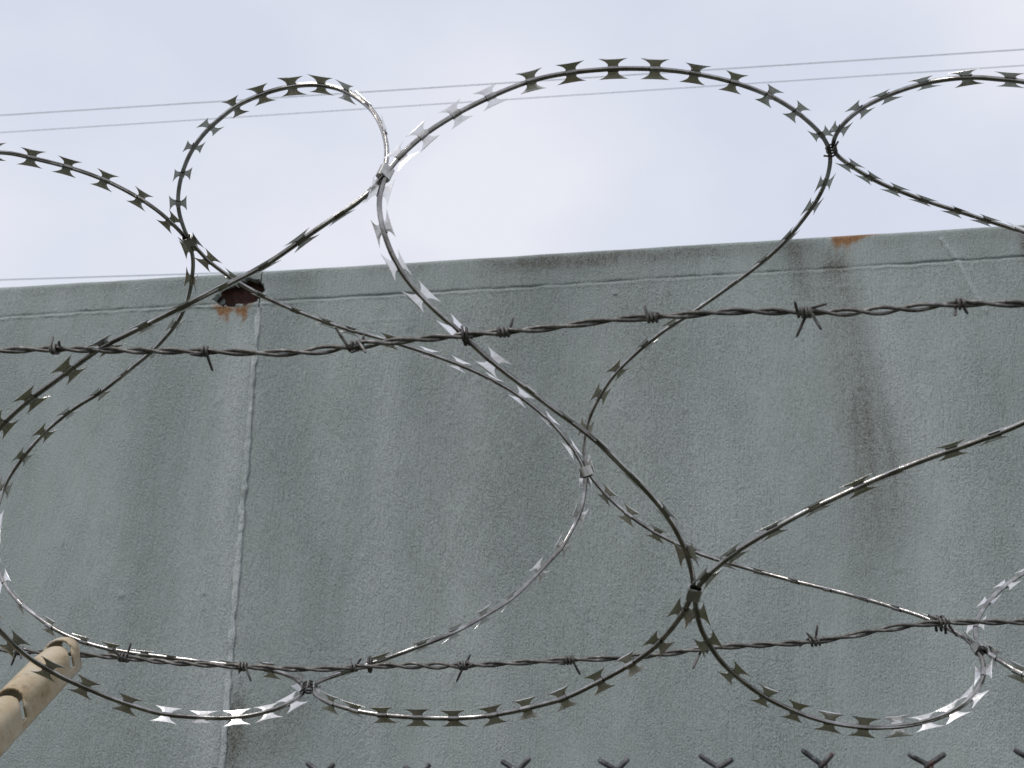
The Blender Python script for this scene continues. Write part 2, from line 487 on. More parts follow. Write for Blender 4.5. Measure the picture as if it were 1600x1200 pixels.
    Pl += 0.25 * blob(X, Z, 598, 720, 26, 300) + 0.30 * blob(X, Z, 1385, 560, 20, 110) + 0.25 * blob(X, Z, 1440, 700, 60, 160) + 0.35 * blob(X, Z, 408, 460, 7, 30) + 0.2 * blob(X, Z, 1150, 800, 90, 200)
    dd, pr = polyline_dist(X, Z, [(1472, 374), (1496, 405), (1515, 440), (1540, 486)])
    Pl += 0.55 * np.exp(-(dd / (2.6 * PXM)) ** 2)
    hole = in_hole(X, Z)
    H = np.where(hole, H - 0.026 + 0.006 * vnoise2(X, Z, 41, 50), H)
    Bm = np.where(hole, 1.0, 0.0)
    return H, np.stack([np.clip(G, 0, 1), np.clip(Rr, 0, 1), Bm, np.clip(Pl, 0, 1)], -1)

def axis(lo, hi, dlo, dhi, fine, coarse):
    a = list(np.arange(lo, dlo, coarse)) if lo < dlo else []
    b = list(np.arange(max(lo, dlo), min(hi, dhi), fine))
    c = list(np.arange(dhi, hi, coarse)) if hi > dhi else []
    r = np.array(a + b + c + [hi]); r = r[(r >= lo) & (r <= hi)]
    return np.unique(np.round(r, 6))

def sheet(name, xs, zs, parent, roll_top=False):
    X, Z = np.meshgrid(xs, zs)
    H, C = surface(X, Z)
    Y = W - H
    if roll_top:                                   # rolled top edge running back to the rear of the wall
        k = Z_TOP - Z; r = 0.012
        lip = np.clip((r - k) / r, 0, 1)
        Y = Y + r * (1 - np.sqrt(np.clip(1 - lip ** 2, 0, 1)))
        Z = Z + 0.0010 * vnoise(X, 51, 14) * np.clip(1 - k / 0.03, 0, 1)
        n_back = 4
        Xb, Yb, Zb, Cb = [], [], [], []
        for q in range(1, n_back + 1):
            Xb.append(X[-1]); Yb.append(Y[-1] + 0.075 * q / n_back); Zb.append(Z[-1]); Cb.append(C[-1])
        X = np.vstack([X] + [a[None] for a in Xb]); Y = np.vstack([Y] + [a[None] for a in Yb]); Z = np.vstack([Z] + [a[None] for a in Zb]); C = np.concatenate([C] + [a[None] for a in Cb])
    ny, nx = X.shape
    V = np.stack([X, Y, Z], -1).reshape(-1, 3)
    idx = np.arange(nx * ny).reshape(ny, nx)
    Fq = np.stack([idx[:-1, :-1], idx[:-1, 1:], idx[1:, 1:], idx[1:, :-1]], -1).reshape(-1, 4)
    me = bpy.data.meshes.new(name)
    me.vertices.add(len(V)); me.vertices.foreach_set('co', V.ravel())
    me.loops.add(Fq.size); me.loops.foreach_set('vertex_index', Fq.ravel())
    me.polygons.add(len(Fq)); me.polygons.foreach_set('loop_start', np.arange(0, Fq.size, 4)); me.polygons.foreach_set('loop_total', np.full(len(Fq), 4))
    me.polygons.foreach_set('use_smooth', [True] * len(Fq))
    ca = me.color_attributes.new('stain_shade', 'FLOAT_COLOR', 'POINT')
    ca.data.foreach_set('color', C.reshape(-1))
    pa = me.attributes.new('pale', 'FLOAT', 'POINT')
    pa.data.foreach_set('value', np.ascontiguousarray(C[..., 3]).ravel())
    me.materials.append(M_PAINT); me.update(); me.validate()
    return obj(name, me, parent)

wall = empty('steel_wall', (X_SEAM, W, 0))
tag(wall, 'weathered grey-green painted steel wall with welded top flange behind the wire', 'wall')
XL, XR, VX0, VX1 = -7.0, 7.0, -1.72, 0.95
Z_SPLIT = Z_WELD - 0.03
zs_p = axis(0.0, Z_SPLIT, CAM_Z + 0.22, Z_SPLIT, 0.0045, 0.25)
zs_f = axis(Z_SPLIT, Z_TOP, Z_SPLIT, Z_TOP - 0.014, 0.0028, 0.01)
zs_f = np.unique(np.concatenate([zs_f[zs_f < Z_TOP - 0.0125], np.arange(Z_WELD - 0.014, Z_WELD + 0.016, 0.0014), Z_TOP - 0.012 * (1 - np.sin(np.linspace(0, math.pi / 2, 7)))]))
sheet('panel', axis(XL, X_SEAM - 0.0015, VX0, X_SEAM, 0.0045, 0.3), zs_p, wall)
sheet('panel', axis(X_SEAM + 0.0015, XR, X_SEAM + 0.0015, VX1, 0.0045, 0.3), zs_p, wall)
sheet('flange', axis(XL, X_SEAM - 0.0012, VX0, X_SEAM, 0.0035, 0.3), zs_f, wall, True)
sheet('flange', axis(X_SEAM + 0.0012, XR, X_SEAM + 0.0012, VX1, 0.0035, 0.3), zs_f, wall, True)
# body of the wall behind its face
bv = [(x, y, z) for x in (XL, XR) for y in (W + 0.03, W + 0.075) for z in (0, Z_TOP - 0.02)]
obj('core', mesh('core', bv, [(0, 1, 3, 2), (4, 6, 7, 5), (0, 4, 5, 1), (2, 3, 7, 6), (1, 5, 7, 3), (0, 2, 6, 4)], M_PAINT, False), wall)
# vertical weld bead over the joint of the two panels
zb = np.arange(0.0, Z_WELD - 0.012, 0.0045)
sec = np.linspace(-1, 1, 11)
Vb, Fb = [], []
for i, z in enumerate(zb):
    cx = X_SEAM + 0.002 * float(vnoise(z, 61, 3)) + 0.003 * float(vnoise(z, 62, 60))
    wd = 0.0072 + 0.005 * float(vnoise(z, 63, 60)); ht = 0.0017 + 0.0022 * float(vnoise(z, 64, 90)) + 0.001 * float(vnoise(z, 66, 9))
    for k, s in enumerate(sec):
        shp = 1 - s * s
        y = W - 0.0016 - max(ht, 0.0008) * shp * (1 + 0.7 * float(vnoise(z + k * 13.7, 65, 130))) + (0.010 if abs(s) == 1 else 0)
        Vb.append((cx + wd * s, y, z))
    if i:
        for k in range(10):
            a = (i - 1) * 11 + k; Fb.append((a, a + 1, a + 12, a + 11))
bead_me = mesh('weld_bead', Vb, Fb, M_PAINT)
bpa = bead_me.attributes.new('pale', 'FLOAT', 'POINT')
bpa.data.foreach_set('value', [min(0.75, max(0.05, 0.58 + 0.7 * float(vnoise(v[2], 67, 25)) + 0.5 * float(vnoise(v[2] * 1.3 + v[0] * 9, 68, 160)))) for v in Vb])
obj('weld_bead', bead_me, wall)

# ------------------------------------------------------------------ overhead cables
for (x0, y0), (x1, y1), dist, dia, lab in (((0, 180), (1600, 77), 13.0, 0.013, 'upper pale power cable crossing the sky above the wall'),
                                           ((0, 207), (1600, 102), 13.4, 0.011, 'second, fainter power cable just below the upper one in the sky'),
                                           ((0, 437), (420, 424), 15.0, 0.017, 'low bluish cable just above the top edge of the wall')):
    a, b = at(x0, y0, dist), at(x1, y1, dist)
    t = np.linspace(-3.5 if x1 > 500 else -14, 4.5 if x1 > 500 else 17, 60)
    P = a[None] + (b - a)[None] * t[:, None]
    P[:, 2] += 0.012 * (((t - 0.5) ** 2) - 0.25) * (1 if x1 > 500 else 0.05)
    v, f = tube(P, dia / 2, 8)
    tag(obj('power_cable', mesh('power_cable', v, f, M_CABLE)), lab, 'power cable')

# ------------------------------------------------------------------ chain-link fence
YF, ZF, PITCHX = 0.9613, CAM_Z + 0.1031, 0.0711
X_TIP0 = -0.2649
fence = empty('chain_link_fence', (0, YF, 0))
tag(fence, 'chain-link fence, its rusty twisted wire ends forking up below the razor coil', 'fence')
WR = 0.00175
k0, k1 = -16, 17
Z_TW = ZF - 0.024                                         # foot of the twist
half = PITCHX / 2
def picket(x_tip, side):
    pts = [(x_tip + side * 0.0016, YF - 0.001, Z_TW)]
    n = int((Z_TW - 0.06) / half)
    for i in range(1, n + 1):
        xx = x_tip + side * (half + 0.0022) if i % 2 else x_tip - side * 0.0022
        yy = YF + (0.0024 if (i % 4) in (1, 2) else -0.0024) * side
        pts.append((xx, yy, Z_TW - i * half))
    return np.array(pts)
def zig(P):
    out = []
    for i, p in enumerate(P):
        if 0 < i < len(P) - 1:
            a, b = P[i - 1], P[i + 1]
            out.append(p + (a - p) * 0.07); out.append(p + np.array([0, 0.0, 0])); out.append(p + (b - p) * 0.07)
        else: out.append(p)
    return np.array(out)
ref = {}
for s in (-1, 1):
    P = zig(picket(0.0, s)); v, f = tube(P, WR, 6)
    ref[s] = mesh('fence_wire', v, f, M_LINK)
def fork_mesh(seed):
    r = random.Random(seed)
    parts = []
    for s in (-1, 1):
        pts = []
        for q in np.linspace(0, 1, 11):                   # one and a half turns of twist
            a = 3 * math.pi * q + (0 if s > 0 else math.pi)
            pts.append((0.0018 * math.cos(a), 0.0018 * math.sin(a), -0.026 + 0.0245 * q))
        ln = (0.0145 if s < 0 else 0.0120) * r.uniform(0.85, 1.15)
        el = r.uniform(0.38, 0.60) if s < 0 else r.uniform(0.48, 0.80)
        dy = r.uniform(-0.15, 0.25)
        e = np.array([s * math.cos(el), dy, math.sin(el)]); e /= np.linalg.norm(e)
        b0 = np.array([0.0, -s * 0.0012, -0.0002])
        for q in (0.12, 0.35, 0.62, 0.88, 1.0):
            pts.append(tuple(b0 + e * ln * q + np.array([0, 0, 0.0008 * q * q])))
        tp = [1.0] * (len(pts) - 1) + [0.72]
        parts.append(tube(np.array(pts), 0.0019, 8, taper=tp))
    v, f = merge(parts)
    return mesh('twisted_end', v, f, M_LINK)
forks = [fork_mesh(q) for q in range(11)]
def dz(x): return -0.0032 + 0.0048 * (x - 0.15)
for k in range(k0, k1):
    x = X_TIP0 + k * PITCHX
    for s in (-1, 1):
        o = obj('fence_wire', ref[s], fence, True); o.location = (x, -YF + 0, dz(x))
        o.matrix_parent_inverse = Matrix.Identity(4)
    o = obj('twisted_end', forks[(k * 7) % 11], fence, True); o.location = (x, 0, dz(x) + ZF + random.uniform(-0.0012, 0.0012)); o.rotation_euler = (0, 0, random.uniform(-0.12, 0.12))

# ------------------------------------------------------------------ post with angled arm
YL = 1.20                                                 # distance of the lower barbed strand
tip = at(108, 1006, YL + 0.002)
low = CAM + ray(18, 1098) * (tip[0] / ray(18, 1098)[0])
a_dir = (tip - low) / np.linalg.norm(tip - low)
base = tip - a_dir * ((tip[1] - YF) / a_dir[1])
post = empty('fence_post', (base[0], base[1], 0))
tag(post, 'tan painted fence post with slotted angled arm holding the lower barbed strand', 'fence post')
LEN = float(np.linalg.norm(tip - base))
xs_ = np.array([1.0, 0, 0]); nrm = np.cross(xs_, a_dir)     # nrm: away from the arm's ridge (up and towards the camera)
nrm = nrm / np.linalg.norm(nrm)
if nrm[2] < 0: nrm = -nrm
nrm = nrm
HALF = 0.0163
def arm_mesh():
    nu, nv = 420, 65
    prof = []
    for k in range(nv):                                    # rounded ridge with straight flanks: an inverted U
        q = k / (nv - 1)
        if q < 0.22: prof.append((-1.0, -1.15 + q / 0.22 * 1.15))
        elif q > 0.78: prof.append((1.0, -1.15 + (1 - q) / 0.22 * 1.15))
        else:
            a = math.pi * (1 - (q - 0.22) / 0.56); prof.append((math.cos(a), 0.80 * math.sin(a)))
    bm = bmesh.new(); g = []
    for i in range(nu):
        u = i / (nu - 1); row = []
        s = u * LEN
        w = HALF * (1.0 if u < 0.93 else math.sqrt(max(0.03, 1 - ((u - 0.93) / 0.075) ** 2 * 0.9)))
        for (c, h) in prof:
            # tongue below each slot is pressed in a little
            press = 0.0
            for sl in SLOTS:
                dlt = sl - s
                if 0 < dlt < 0.03: press = max(press, (1 - dlt / 0.03) * 0.0045 * max(0, h) ** 0.5)
            p = base + a_dir * s + xs_ * (c * w) + nrm * (h * w - press)
            row.append(bm.verts.new(p))
        g.append(row)
    bm.verts.ensure_lookup_table()
    for i in range(nu - 1):
        s = (i + 0.5) / (nu - 1) * LEN
        for k in range(nv - 1):
            c, h = 0.5 * (prof[k][0] + prof[k + 1][0]), 0.5 * (prof[k][1] + prof[k + 1][1])
            cut = False
            for sl in SLOTS:
                cen = sl + (0.0 if h > 0 else h * 0.0) - 0.010 * abs(c) ** 3
                if abs(s - cen) < 0.0040 and h > -0.62: cut = True
            if not cut: bm.faces.new((g[i][k], g[i + 1][k], g[i + 1][k + 1], g[i][k + 1]))
    bmesh.ops.delete(bm, geom=[v for v in bm.verts if not v.link_faces], context='VERTS')
    bmesh.ops.recalc_face_normals(bm, faces=bm.faces)
    bmesh.ops.solidify(bm, geom=bm.faces[:], thickness=0.0022)
    me = bpy.data.meshes.new('arm'); bm.to_mesh(me); bm.free()
    me.materials.append(M_ARM); me.polygons.foreach_set('use_smooth', [True] * len(me.polygons)); me.update()
    return me
SLOTS = [LEN - 0.021, LEN - 0.021 - 0.098, LEN - 0.021 - 0.196]
obj('arm', arm_mesh(), post)
pv, pf = tube(np.array([(base[0], base[1], z) for z in (0, 0.5, 1.0, 1.5, base[2] - 0.02)]), 0.030, 24)
obj('pipe', mesh('pipe', pv, pf, M_ARM), post)
cv, cf = tube(np.array([(base[0], base[1], base[2] - 0.045), (base[0], base[1], base[2] - 0.005), (base[0], base[1], base[2] + 0.008), (base[0], base[1], base[2] + 0.014)]), 0.034, 24, taper=[1, 1, 0.82, 0.3])
obj('cap', mesh('cap', cv, cf, M_ARM), post)

# ------------------------------------------------------------------ barbed wire strands
def barb_mesh(seed, wr):
    r = random.Random(seed)
    parts = []
    R0 = 0.0036
    for w in range(1 if seed % 3 else 2):
        turns = r.choice((1.9, 2.4, 2.9)) if w == 0 else 1.3
        ph = r.uniform(0, 6.28); pitch = 0.0031
        n = int(turns * 14)
        pts = []
        x0 = -turns * pitch / 2 + w * 0.004
        for i in range(n + 1):
            a = ph + 2 * math.pi * turns * i / n
            pts.append((x0 + pitch * turns * i / n, R0 * math.cos(a), R0 * math.sin(a)))
        pts = np.array(pts)
        t0 = pts[0] - pts[1]; t0 /= np.linalg.norm(t0); t1 = pts[-1] - pts[-2]; t1 /= np.linalg.norm(t1)
        t0 = t0 + np.array([-r.uniform(0.0, 0.5), 0, 0]); t1 = t1 + np.array([r.uniform(0.0, 0.5), 0, 0])
        l0, l1 = r.uniform(0.009, 0.019), r.uniform(0.007, 0.015)
        head = [pts[0] + t0 * l0 * q for q in (1.0, 0.9, 0.6, 0.3)]
        tail = [pts[-1] + t1 * l1 * q for q in (0.3, 0.6, 0.9, 1.0)]
        P = np.vstack([head, pts, tail])
        tp = np.ones(len(P)); tp[0] = tp[-1] = 0.35; tp[1] = tp[-2] = 0.85
        parts.append(tube(P, wr, 7, taper=tp))
    v, f = merge(parts)
    return mesh('barb', v, f, M_BARB)

def strand(label, path, dist, barbs, wr, period, ties, seed):
    P3 = spline([(x, y) for x, y in path], 10)
    P3 = np.array([at(x, y, dist) for x, y in P3])
    P3, s = resample(P3, 0.0022)
    P3 = gauss(P3, 6)
    T, Nn, Bn = frames(P3)
    root = empty('barbed_wire', tuple(P3[len(P3) // 2]))
    tag(root, label, 'barbed wire')
    ph = 2 * math.pi * s / period + 0.8 * np.sin(s * 23.0 + seed) + 0.9 * np.sin(s * 9.0 + 2 * seed)
    sep = wr * (1.02 + 0.55 * np.clip(np.sin(s * 31 + seed * 2) + 0.6 * np.sin(s * 13 + seed) - 0.45, 0, 1))
    for k in (0, 1):
        a = ph + k * math.pi
        Q = P3 + sep[:, None] * (np.cos(a)[:, None] * Nn + np.sin(a)[:, None] * Bn)
        v, f = tube(Q, wr, 8)
        obj('twisted_wire', mesh('twisted_wire', v, f, M_BARB), root)
    kinds = [barb_mesh(seed * 10 + q, wr * 0.80) for q in range(6)]
    for i, (bx, by) in enumerate(barbs):
        c = at(bx, by, dist)
        j = int(np.argmin(((P3 - c) ** 2).sum(1)))
        M = Matrix((Vector(T[j]), Vector(Nn[j]), Vector(Bn[j]))).transposed().to_4x4()
        M = Matrix.Translation(Vector(P3[j])) @ M @ Matrix.Rotation(random.uniform(0, 6.28), 4, 'X')
        o = obj('barb', kinds[(i * 5 + seed) % 6], root)
        o.matrix_basis = M
    return root, P3

Y_UP = 0.905
U_PATH = [(-1000, 566), (-500, 562), (-160, 552), (0, 548), (85, 545), (200, 548), (320, 549), (420, 552), (480, 550), (555, 540), (620, 533), (725, 524), (785, 518), (850, 514), (950, 500), (1020, 496), (1100, 490), (1150, 486), (1257, 488), (1330, 488), (1420, 482), (1500, 474), (1600, 475), (1760, 470), (2150, 466), (2600, 452)]
U_BARB = [(-870, 565), (-630, 563), (-390, 559), (1970, 468), (2210, 464), (2450, 457), (-150, 551), (85, 545), (320, 549), (555, 540), (785, 518), (1020, 496), (1257, 488), (1500, 474), (1735, 472)]
L_PATH = [(-1000, 984), (-500, 994), (-180, 1008), (0, 1015), (60, 1019), (110, 1022), (190, 1027), (262, 1035), (330, 1039), (430, 1044), (500, 1046), (560, 1042), (600, 1040), (720, 1040), (800, 1036), (890, 1031), (970, 1028), (1040, 1022), (1100, 1013), (1180, 1008), (1272, 1003), (1330, 993), (1400, 980), (1465, 973), (1520, 972), (1600, 972), (1760, 970), (2150, 966), (2600, 958)]
L_BARB = [(-870, 987), (-690, 990), (-510, 994), (-330, 1001), (1830, 969), (2010, 968), (2190, 966), (2370, 962), (-150, 1009), (30, 1018), (190, 1027), (378, 1042), (553, 1043), (720, 1040), (889, 1031), (1100, 1013), (1272, 1003), (1474, 973), (1650, 972)]
upper, UP3 = strand('upper barbed wire strand stretched across the front of the coil, just below the wall top', U_PATH, Y_UP, U_BARB, 0.00152, 0.060, None, 3)
lower, LP3 = strand('lower, thinner-looking barbed wire strand running from the slot of the tan arm', L_PATH, YL, L_BARB, 0.00145, 0.057, None, 5)

# ------------------------------------------------------------------ razor wire coil
CY, CZ, CR = 1.211, 0.486, 0.315       # outline of the coil; it has sagged flatter from front to back
FLAT, SHIFT = 0.65, -0.092
CY, CZ, CR = 1.211, 0.486, 0.315                           # coil axis (distance, height above the camera), radius
# photo pixel trace of the wire; t = 0 on the near side of the coil, 1 on the far side; psi = how far the blades turn away
TR = [(-430, 760, 0, 60), (-380, 560, 0, 60), (-300, 380, .05, 50), (-200, 280, .2, 40), (-100, 243, .45, 30),
 (0, 238, .65, 28), (50, 247, .75, 25), (110, 262), (165, 282), (215, 308, .92, 25), (250, 332), (275, 355), (293, 375, 1, 35), (301, 397), (302, 415), (299, 443, 1, 45), (294, 466), (284, 492), (268, 516, 1, 62), (240, 547), (212, 570), (175, 600, 1, 80), (150, 618), (125, 632), (100, 650, 1, 58), (70, 676), (42, 707), (20, 737, 1, 40), (7, 760), (-3, 790), (-9, 825, 1, 64), (-9, 860), (-3, 890), (4, 907, .85, 66), (17, 927), (37, 947), (60, 965), (87, 984, .76, 66), (112, 996), (140, 1006), (175, 1015), (212, 1021, .78, 72), (262, 1027), (325, 1035, .78, 80), (362, 1039), (412, 1045), (445, 1053), (467, 1063), (478, 1073, .75, 40), (477, 1081), (467, 1090, .5, -40), (450, 1100), (425, 1110), (387, 1119, .45, -36), (350, 1122), (317, 1121), (262, 1117, .4, -36), (230, 1110), (212, 1104, .36, 48), (175, 1092), (137, 1076), (100, 1060, .25, 35), (75, 1046), (50, 1031), (25, 1011, .15, 25), (0, 986),
 (-45, 935, .05, 30), (-72, 880, 0, 40), (-82, 820, 0, 45), (-65, 750, 0, 45), (-30, 697),
 (0, 667, 0, 45), (25, 643), (52, 620, 0, 48), (80, 600), (120, 570, 0, 58), (160, 542), (200, 522), (250, 497, 0, 74), (300, 472), (350, 447), (400, 422), (430, 404), (487, 364, 0, 80), (527, 337), (552, 321), (575, 302, 0, 80), (592, 283, 0, 85), (601, 266, 0, 78), (605, 242), (603, 220), (596, 197, .12, 72), (582, 172), (560, 154, .22, 68), (537, 141, .3, 56), (510, 134), (482, 132, .45, 34), (450, 136), (425, 142), (400, 151, .6, 25), (370, 165), (350, 180), (325, 202), (306, 225, .8, 30), (292, 250), (282, 280), (278, 307, .93, 28), (279, 330), (285, 350), (294, 373, 1, 40), (310, 391), (327, 409), (350, 426, 1, 55), (370, 440), (400, 457, 1, 80), (430, 472), (460, 485), (487, 495), (525, 509), (562, 520), (600, 530, 1, 78), (625, 538, 1, -60), (650, 546), (680, 556, 1, -45), (720, 571), (750, 584), (775, 597), (800, 611), (830, 633, 1, -46), (857, 656), (875, 675), (892, 697, 1, -50), (905, 717), (915, 738, 1, 40), (914, 760), (912, 780, 1, 36), (905, 805), (892, 830), (877, 857, 1, 44), (855, 880), (837, 899), (800, 935, .9, 58), (750, 966), (710, 988), (650, 1012, .65, 70), (600, 1030), (577, 1038, .76, 80), (550, 1047), (510, 1060), (487, 1070, .75, 60), (486, 1080), (497, 1090, .5, 62), (520, 1100), (550, 1109), (582, 1115, .42, 62), (620, 1119), (675, 1122, .38, 50), (712, 1122), (750, 1120), (800, 1112, .3, 32), (850, 1100), (887, 1089), (932, 1067, .18, 22), (970, 1047), (995, 1032), (1020, 1014, .08, 22), (1040, 993), (1060, 969), (1074, 945), (1082, 928, 0, 30), (1084, 910), (1080, 889), (1072, 862, 0, 68), (1055, 826), (1035, 796), (1010, 767, 0, 80), (985, 742), (960, 717, 0, 88), (935, 692), (900, 664), (862, 637, 0, 84), (827, 610), (787, 580, 0, 70), (762, 560, 0, -62), (735, 535), (722, 522, 0, -46), (705, 507), (680, 485), (660, 465), (642, 445, 0, -42), (625, 421), (611, 394), (600, 364, 0, -28), (594, 338), (592, 318), (596, 292, 0, -24), (606, 268), (624, 245, 0, -18), (642, 228), (667, 207), (695, 189, .08, -16), (720, 174), (750, 159), (780, 145, .16, -12), (800, 137), (812, 132, .2, 34), (845, 122), (875, 116), (912, 111), (950, 108, .38, 20), (975, 107), (1025, 108), (1080, 114, .55, 20), (1137, 126), (1195, 146, .72, 24), (1237, 169), (1270, 196, .86, 38), (1287, 215), (1297, 236, .95, 48), (1297, 258), (1290, 285, 1, 55), (1275, 315), (1250, 349, 1, 72), (1225, 379), (1200, 402), (1170, 426), (1137, 450, 1, 86), (1100, 476), (1070, 496), (1040, 515, 1, 66), (1010, 538), (985, 560, 1, 50), (962, 583), (945, 606, 1, 40), (930, 632), (920, 655), (913, 682), (912, 705), (917, 735, 1, 50), (927, 749), (937, 762), (952, 778, 1, 45), (975, 799), (1000, 817), (1025, 833, 1, 50), (1050, 846), (1087, 863, 1, 70), (1125, 876), (1150, 883), (1200, 897, 1, 84), (1250, 910), (1296, 921), (1349, 935, .85, 84), (1403, 951), (1440, 963), (1467, 975, .72, 82), (1493, 988), (1515, 1001), (1528, 1015, .7, 70), (1535, 1031, .52, -62), (1538, 1048), (1535, 1065), (1524, 1082, .48, -40), (1507, 1100), (1480, 1116), (1445, 1128, .42, -36), (1420, 1133, .4, -22), (1403, 1135), (1390, 1136, .36, 14), (1360, 1137), (1320, 1133), (1285, 1126, .28, 24), (1248, 1114), (1200, 1092, .18, 34), (1170, 1072), (1145, 1052, .1, 30), (1125, 1032), (1110, 1010), (1096, 985, .02, 22), (1089, 960), (1086, 940), (1088, 922, 0, 50), (1102, 902), (1125, 882, 0, 68), (1150, 862), (1182, 842, 0, 68), (1212, 825), (1255, 801), (1300, 780, 0, 78), (1370, 748), (1450, 716, 0, 80), (1530, 688), (1600, 660, 0, 78),
 (1700, 610, 0, 70), (1800, 520, 0, 60), (1855, 400, 0, 50), (1850, 290, .08, 50), (1780, 195, .25, 50), (1690, 148, .4, 55),
 (1600, 128, .55, 57), (1562, 124), (1525, 121), (1487, 123, .66, 60), (1455, 128), (1420, 137), (1385, 150, .8, 62), (1350, 167), (1325, 186, .9, 45), (1308, 206), (1301, 222), (1301, 236, .96, 60), (1309, 244), (1325, 256), (1350, 272, 1, 70), (1375, 286), (1412, 301), (1450, 315, 1, 78), (1500, 331), (1550, 347, 1, 72), (1575, 355, 1, -62), (1600, 364),
 (1700, 405, 1, -60), (1790, 490, 1, 50), (1820, 610, 1, 50), (1780, 740, 1, 50), (1690, 835, 1, -60),
 (1600, 895, .92, -68), (1573, 913), (1547, 937, .8, -50), (1531, 960), (1524, 979, .68, -44), (1524, 995), (1529, 1010, .7, -50), (1541, 1018), (1560, 1031, .52, 66), (1581, 1044), (1600, 1055),
 (1690, 1092, .42, 60), (1790, 1095, .3, 50), (1880, 1030, .12, 50), (1940, 930, 0, 60), (1985, 800, 0, 60)]
BL = [(-12, 237), (47, 247), (108, 261), (166, 282), (217, 309), (265, 346), (301, 435), (272, 510), (107, 645), (70, 676), (37, 712), (8, 760), (4, 908), (33, 943), (80, 979), (130, 1003), (177, 1015), (225, 1023), (270, 1028), (318, 1034), (360, 1039), (468, 1064), (455, 1097), (421, 1111), (370, 1121), (315, 1121), (257, 1116), (195, 1099), (134, 1075), (76, 1047), (19, 1005), (5, 662), (50, 622), (105, 581), (165, 540), (228, 508), (530, 335), (583, 293), (600, 206), (575, 165), (540, 143), (499, 133), (454, 135), (409, 148), (366, 168), (329, 198), (304, 229), (285, 271), (279, 315), (298, 378), (325, 407), (410, 462), (462, 486), (512, 505), (550, 517), (671, 553), (719, 571), (769, 594), (815, 622), (858, 657), (894, 700), (905, 805), (878, 855), (845, 893), (800, 935), (757, 962), (710, 988), (515, 1098), (555, 1110), (600, 1117), (652, 1121), (709, 1122), (767, 1117), (825, 1106), (882, 1090), (935, 1066), (987, 1037), (1030, 1004), (1068, 957), (1073, 864), (1041, 804), (768, 565), (708, 510), (661, 466), (622, 416), (599, 360), (595, 298), (628, 241), (660, 213), (712, 179), (768, 150), (829, 127), (890, 114), (957, 108), (1022, 108), (1084, 115), (1144, 128), (1199, 148), (1245, 174), (1283, 210), (1290, 287), (1268, 325), (1052, 508), (1008, 540), (967, 578), (938, 618), (915, 672), (946, 772), (983, 805), (1029, 835), (1243, 908), (1296, 921), (1349, 935), (1403, 951), (1537, 1048), (1519, 1088), (1490, 1111), (1447, 1127), (1402, 1135), (1350, 1137), (1296, 1129), (1245, 1113), (1195, 1089), (1145, 1052), (1108, 1007), (1090, 962), (1103, 901), (1145, 866), (1205, 829), (1275, 792), (1340, 762), (1400, 736), (1490, 702), (1555, 679), (1640, 640), (1640, 136), (1575, 125), (1507, 122), (1444, 131), (1383, 151), (1345, 170), (1312, 200), (1327, 257), (1360, 278), (1397, 295), (1443, 312), (1590, 360), (1660, 388), (1575, 912), (1545, 939), (1525, 975), (1552, 1025), (1592, 1051)]

# fill t and psi along the trace
xy = np.array([p[:2] for p in TR], float)
sp = np.concatenate([[0], np.cumsum(np.linalg.norm(np.diff(xy, axis=0), axis=1))])
key = [i for i, p in enumerate(TR) if len(p) == 4]
tt = np.interp(sp, sp[key], [TR[i][2] for i in key])
PM = lambda a: float(np.interp(a, [-90, 0, 30, 62, 75, 90], [-90, 0, 17, 44, 68, 90]))
ps = np.interp(sp, sp[key], [PM(TR[i][3]) for i in key])
D = spline(np.column_stack([xy, tt, ps]), 10)
s2 = np.concatenate([[0], np.cumsum(np.linalg.norm(np.diff(D[:, :2], axis=0), axis=1))])
q = np.arange(0, s2[-1], 2.0)
D = np.stack([np.interp(q, s2, D[:, k]) for k in range(4)], 1)
D[:, :2] = gauss(D[:, :2], 5)
D[:, 2:3] = np.clip(gauss(D[:, 2:3], 22), 0, 1)
def on_coil(x, y, t):
    r = ray(x, y); c = r[2]
    m = (CY + c * CZ) / (1 + c * c)
    disc = m * m - (CY * CY + CZ * CZ - CR * CR) / (1 + c * c)
    return m + SHIFT + FLAT * (2 * t - 1) * math.sqrt(math.sqrt(disc * disc + 0.0004 ** 2) if disc > 0 else 0.0004)
dist = np.array([on_coil(a, b, t) for a, b, t in D[:, :3]])
dist = gauss(dist[:, None], 14)[:, 0]
C3 = np.array([at(a, b, d) for (a, b), d in zip(D[:, :2], dist)])
A4, arc = resample(np.column_stack([C3, D[:, 3], D[:, 0], D[:, 1]]), 0.004)
C3, PSI, CPX = A4[:, :3], A4[:, 3], A4[:, 4:6]
CT = tangents(C3)
view = C3 - CAM; view /= np.linalg.norm(view, axis=1)[:, None]
perp = np.cross(CT, view); perp /= np.linalg.norm(perp, axis=1)[:, None]
sg = np.sign(perp @ _up + 0.3 * (perp @ _rt)); perp *= sg[:, None]
vper = np.cross(CT, perp)
vper *= np.sign(-(vper * view).sum(1))[:, None]                # towards the camera
SUNV = np.array(sd)
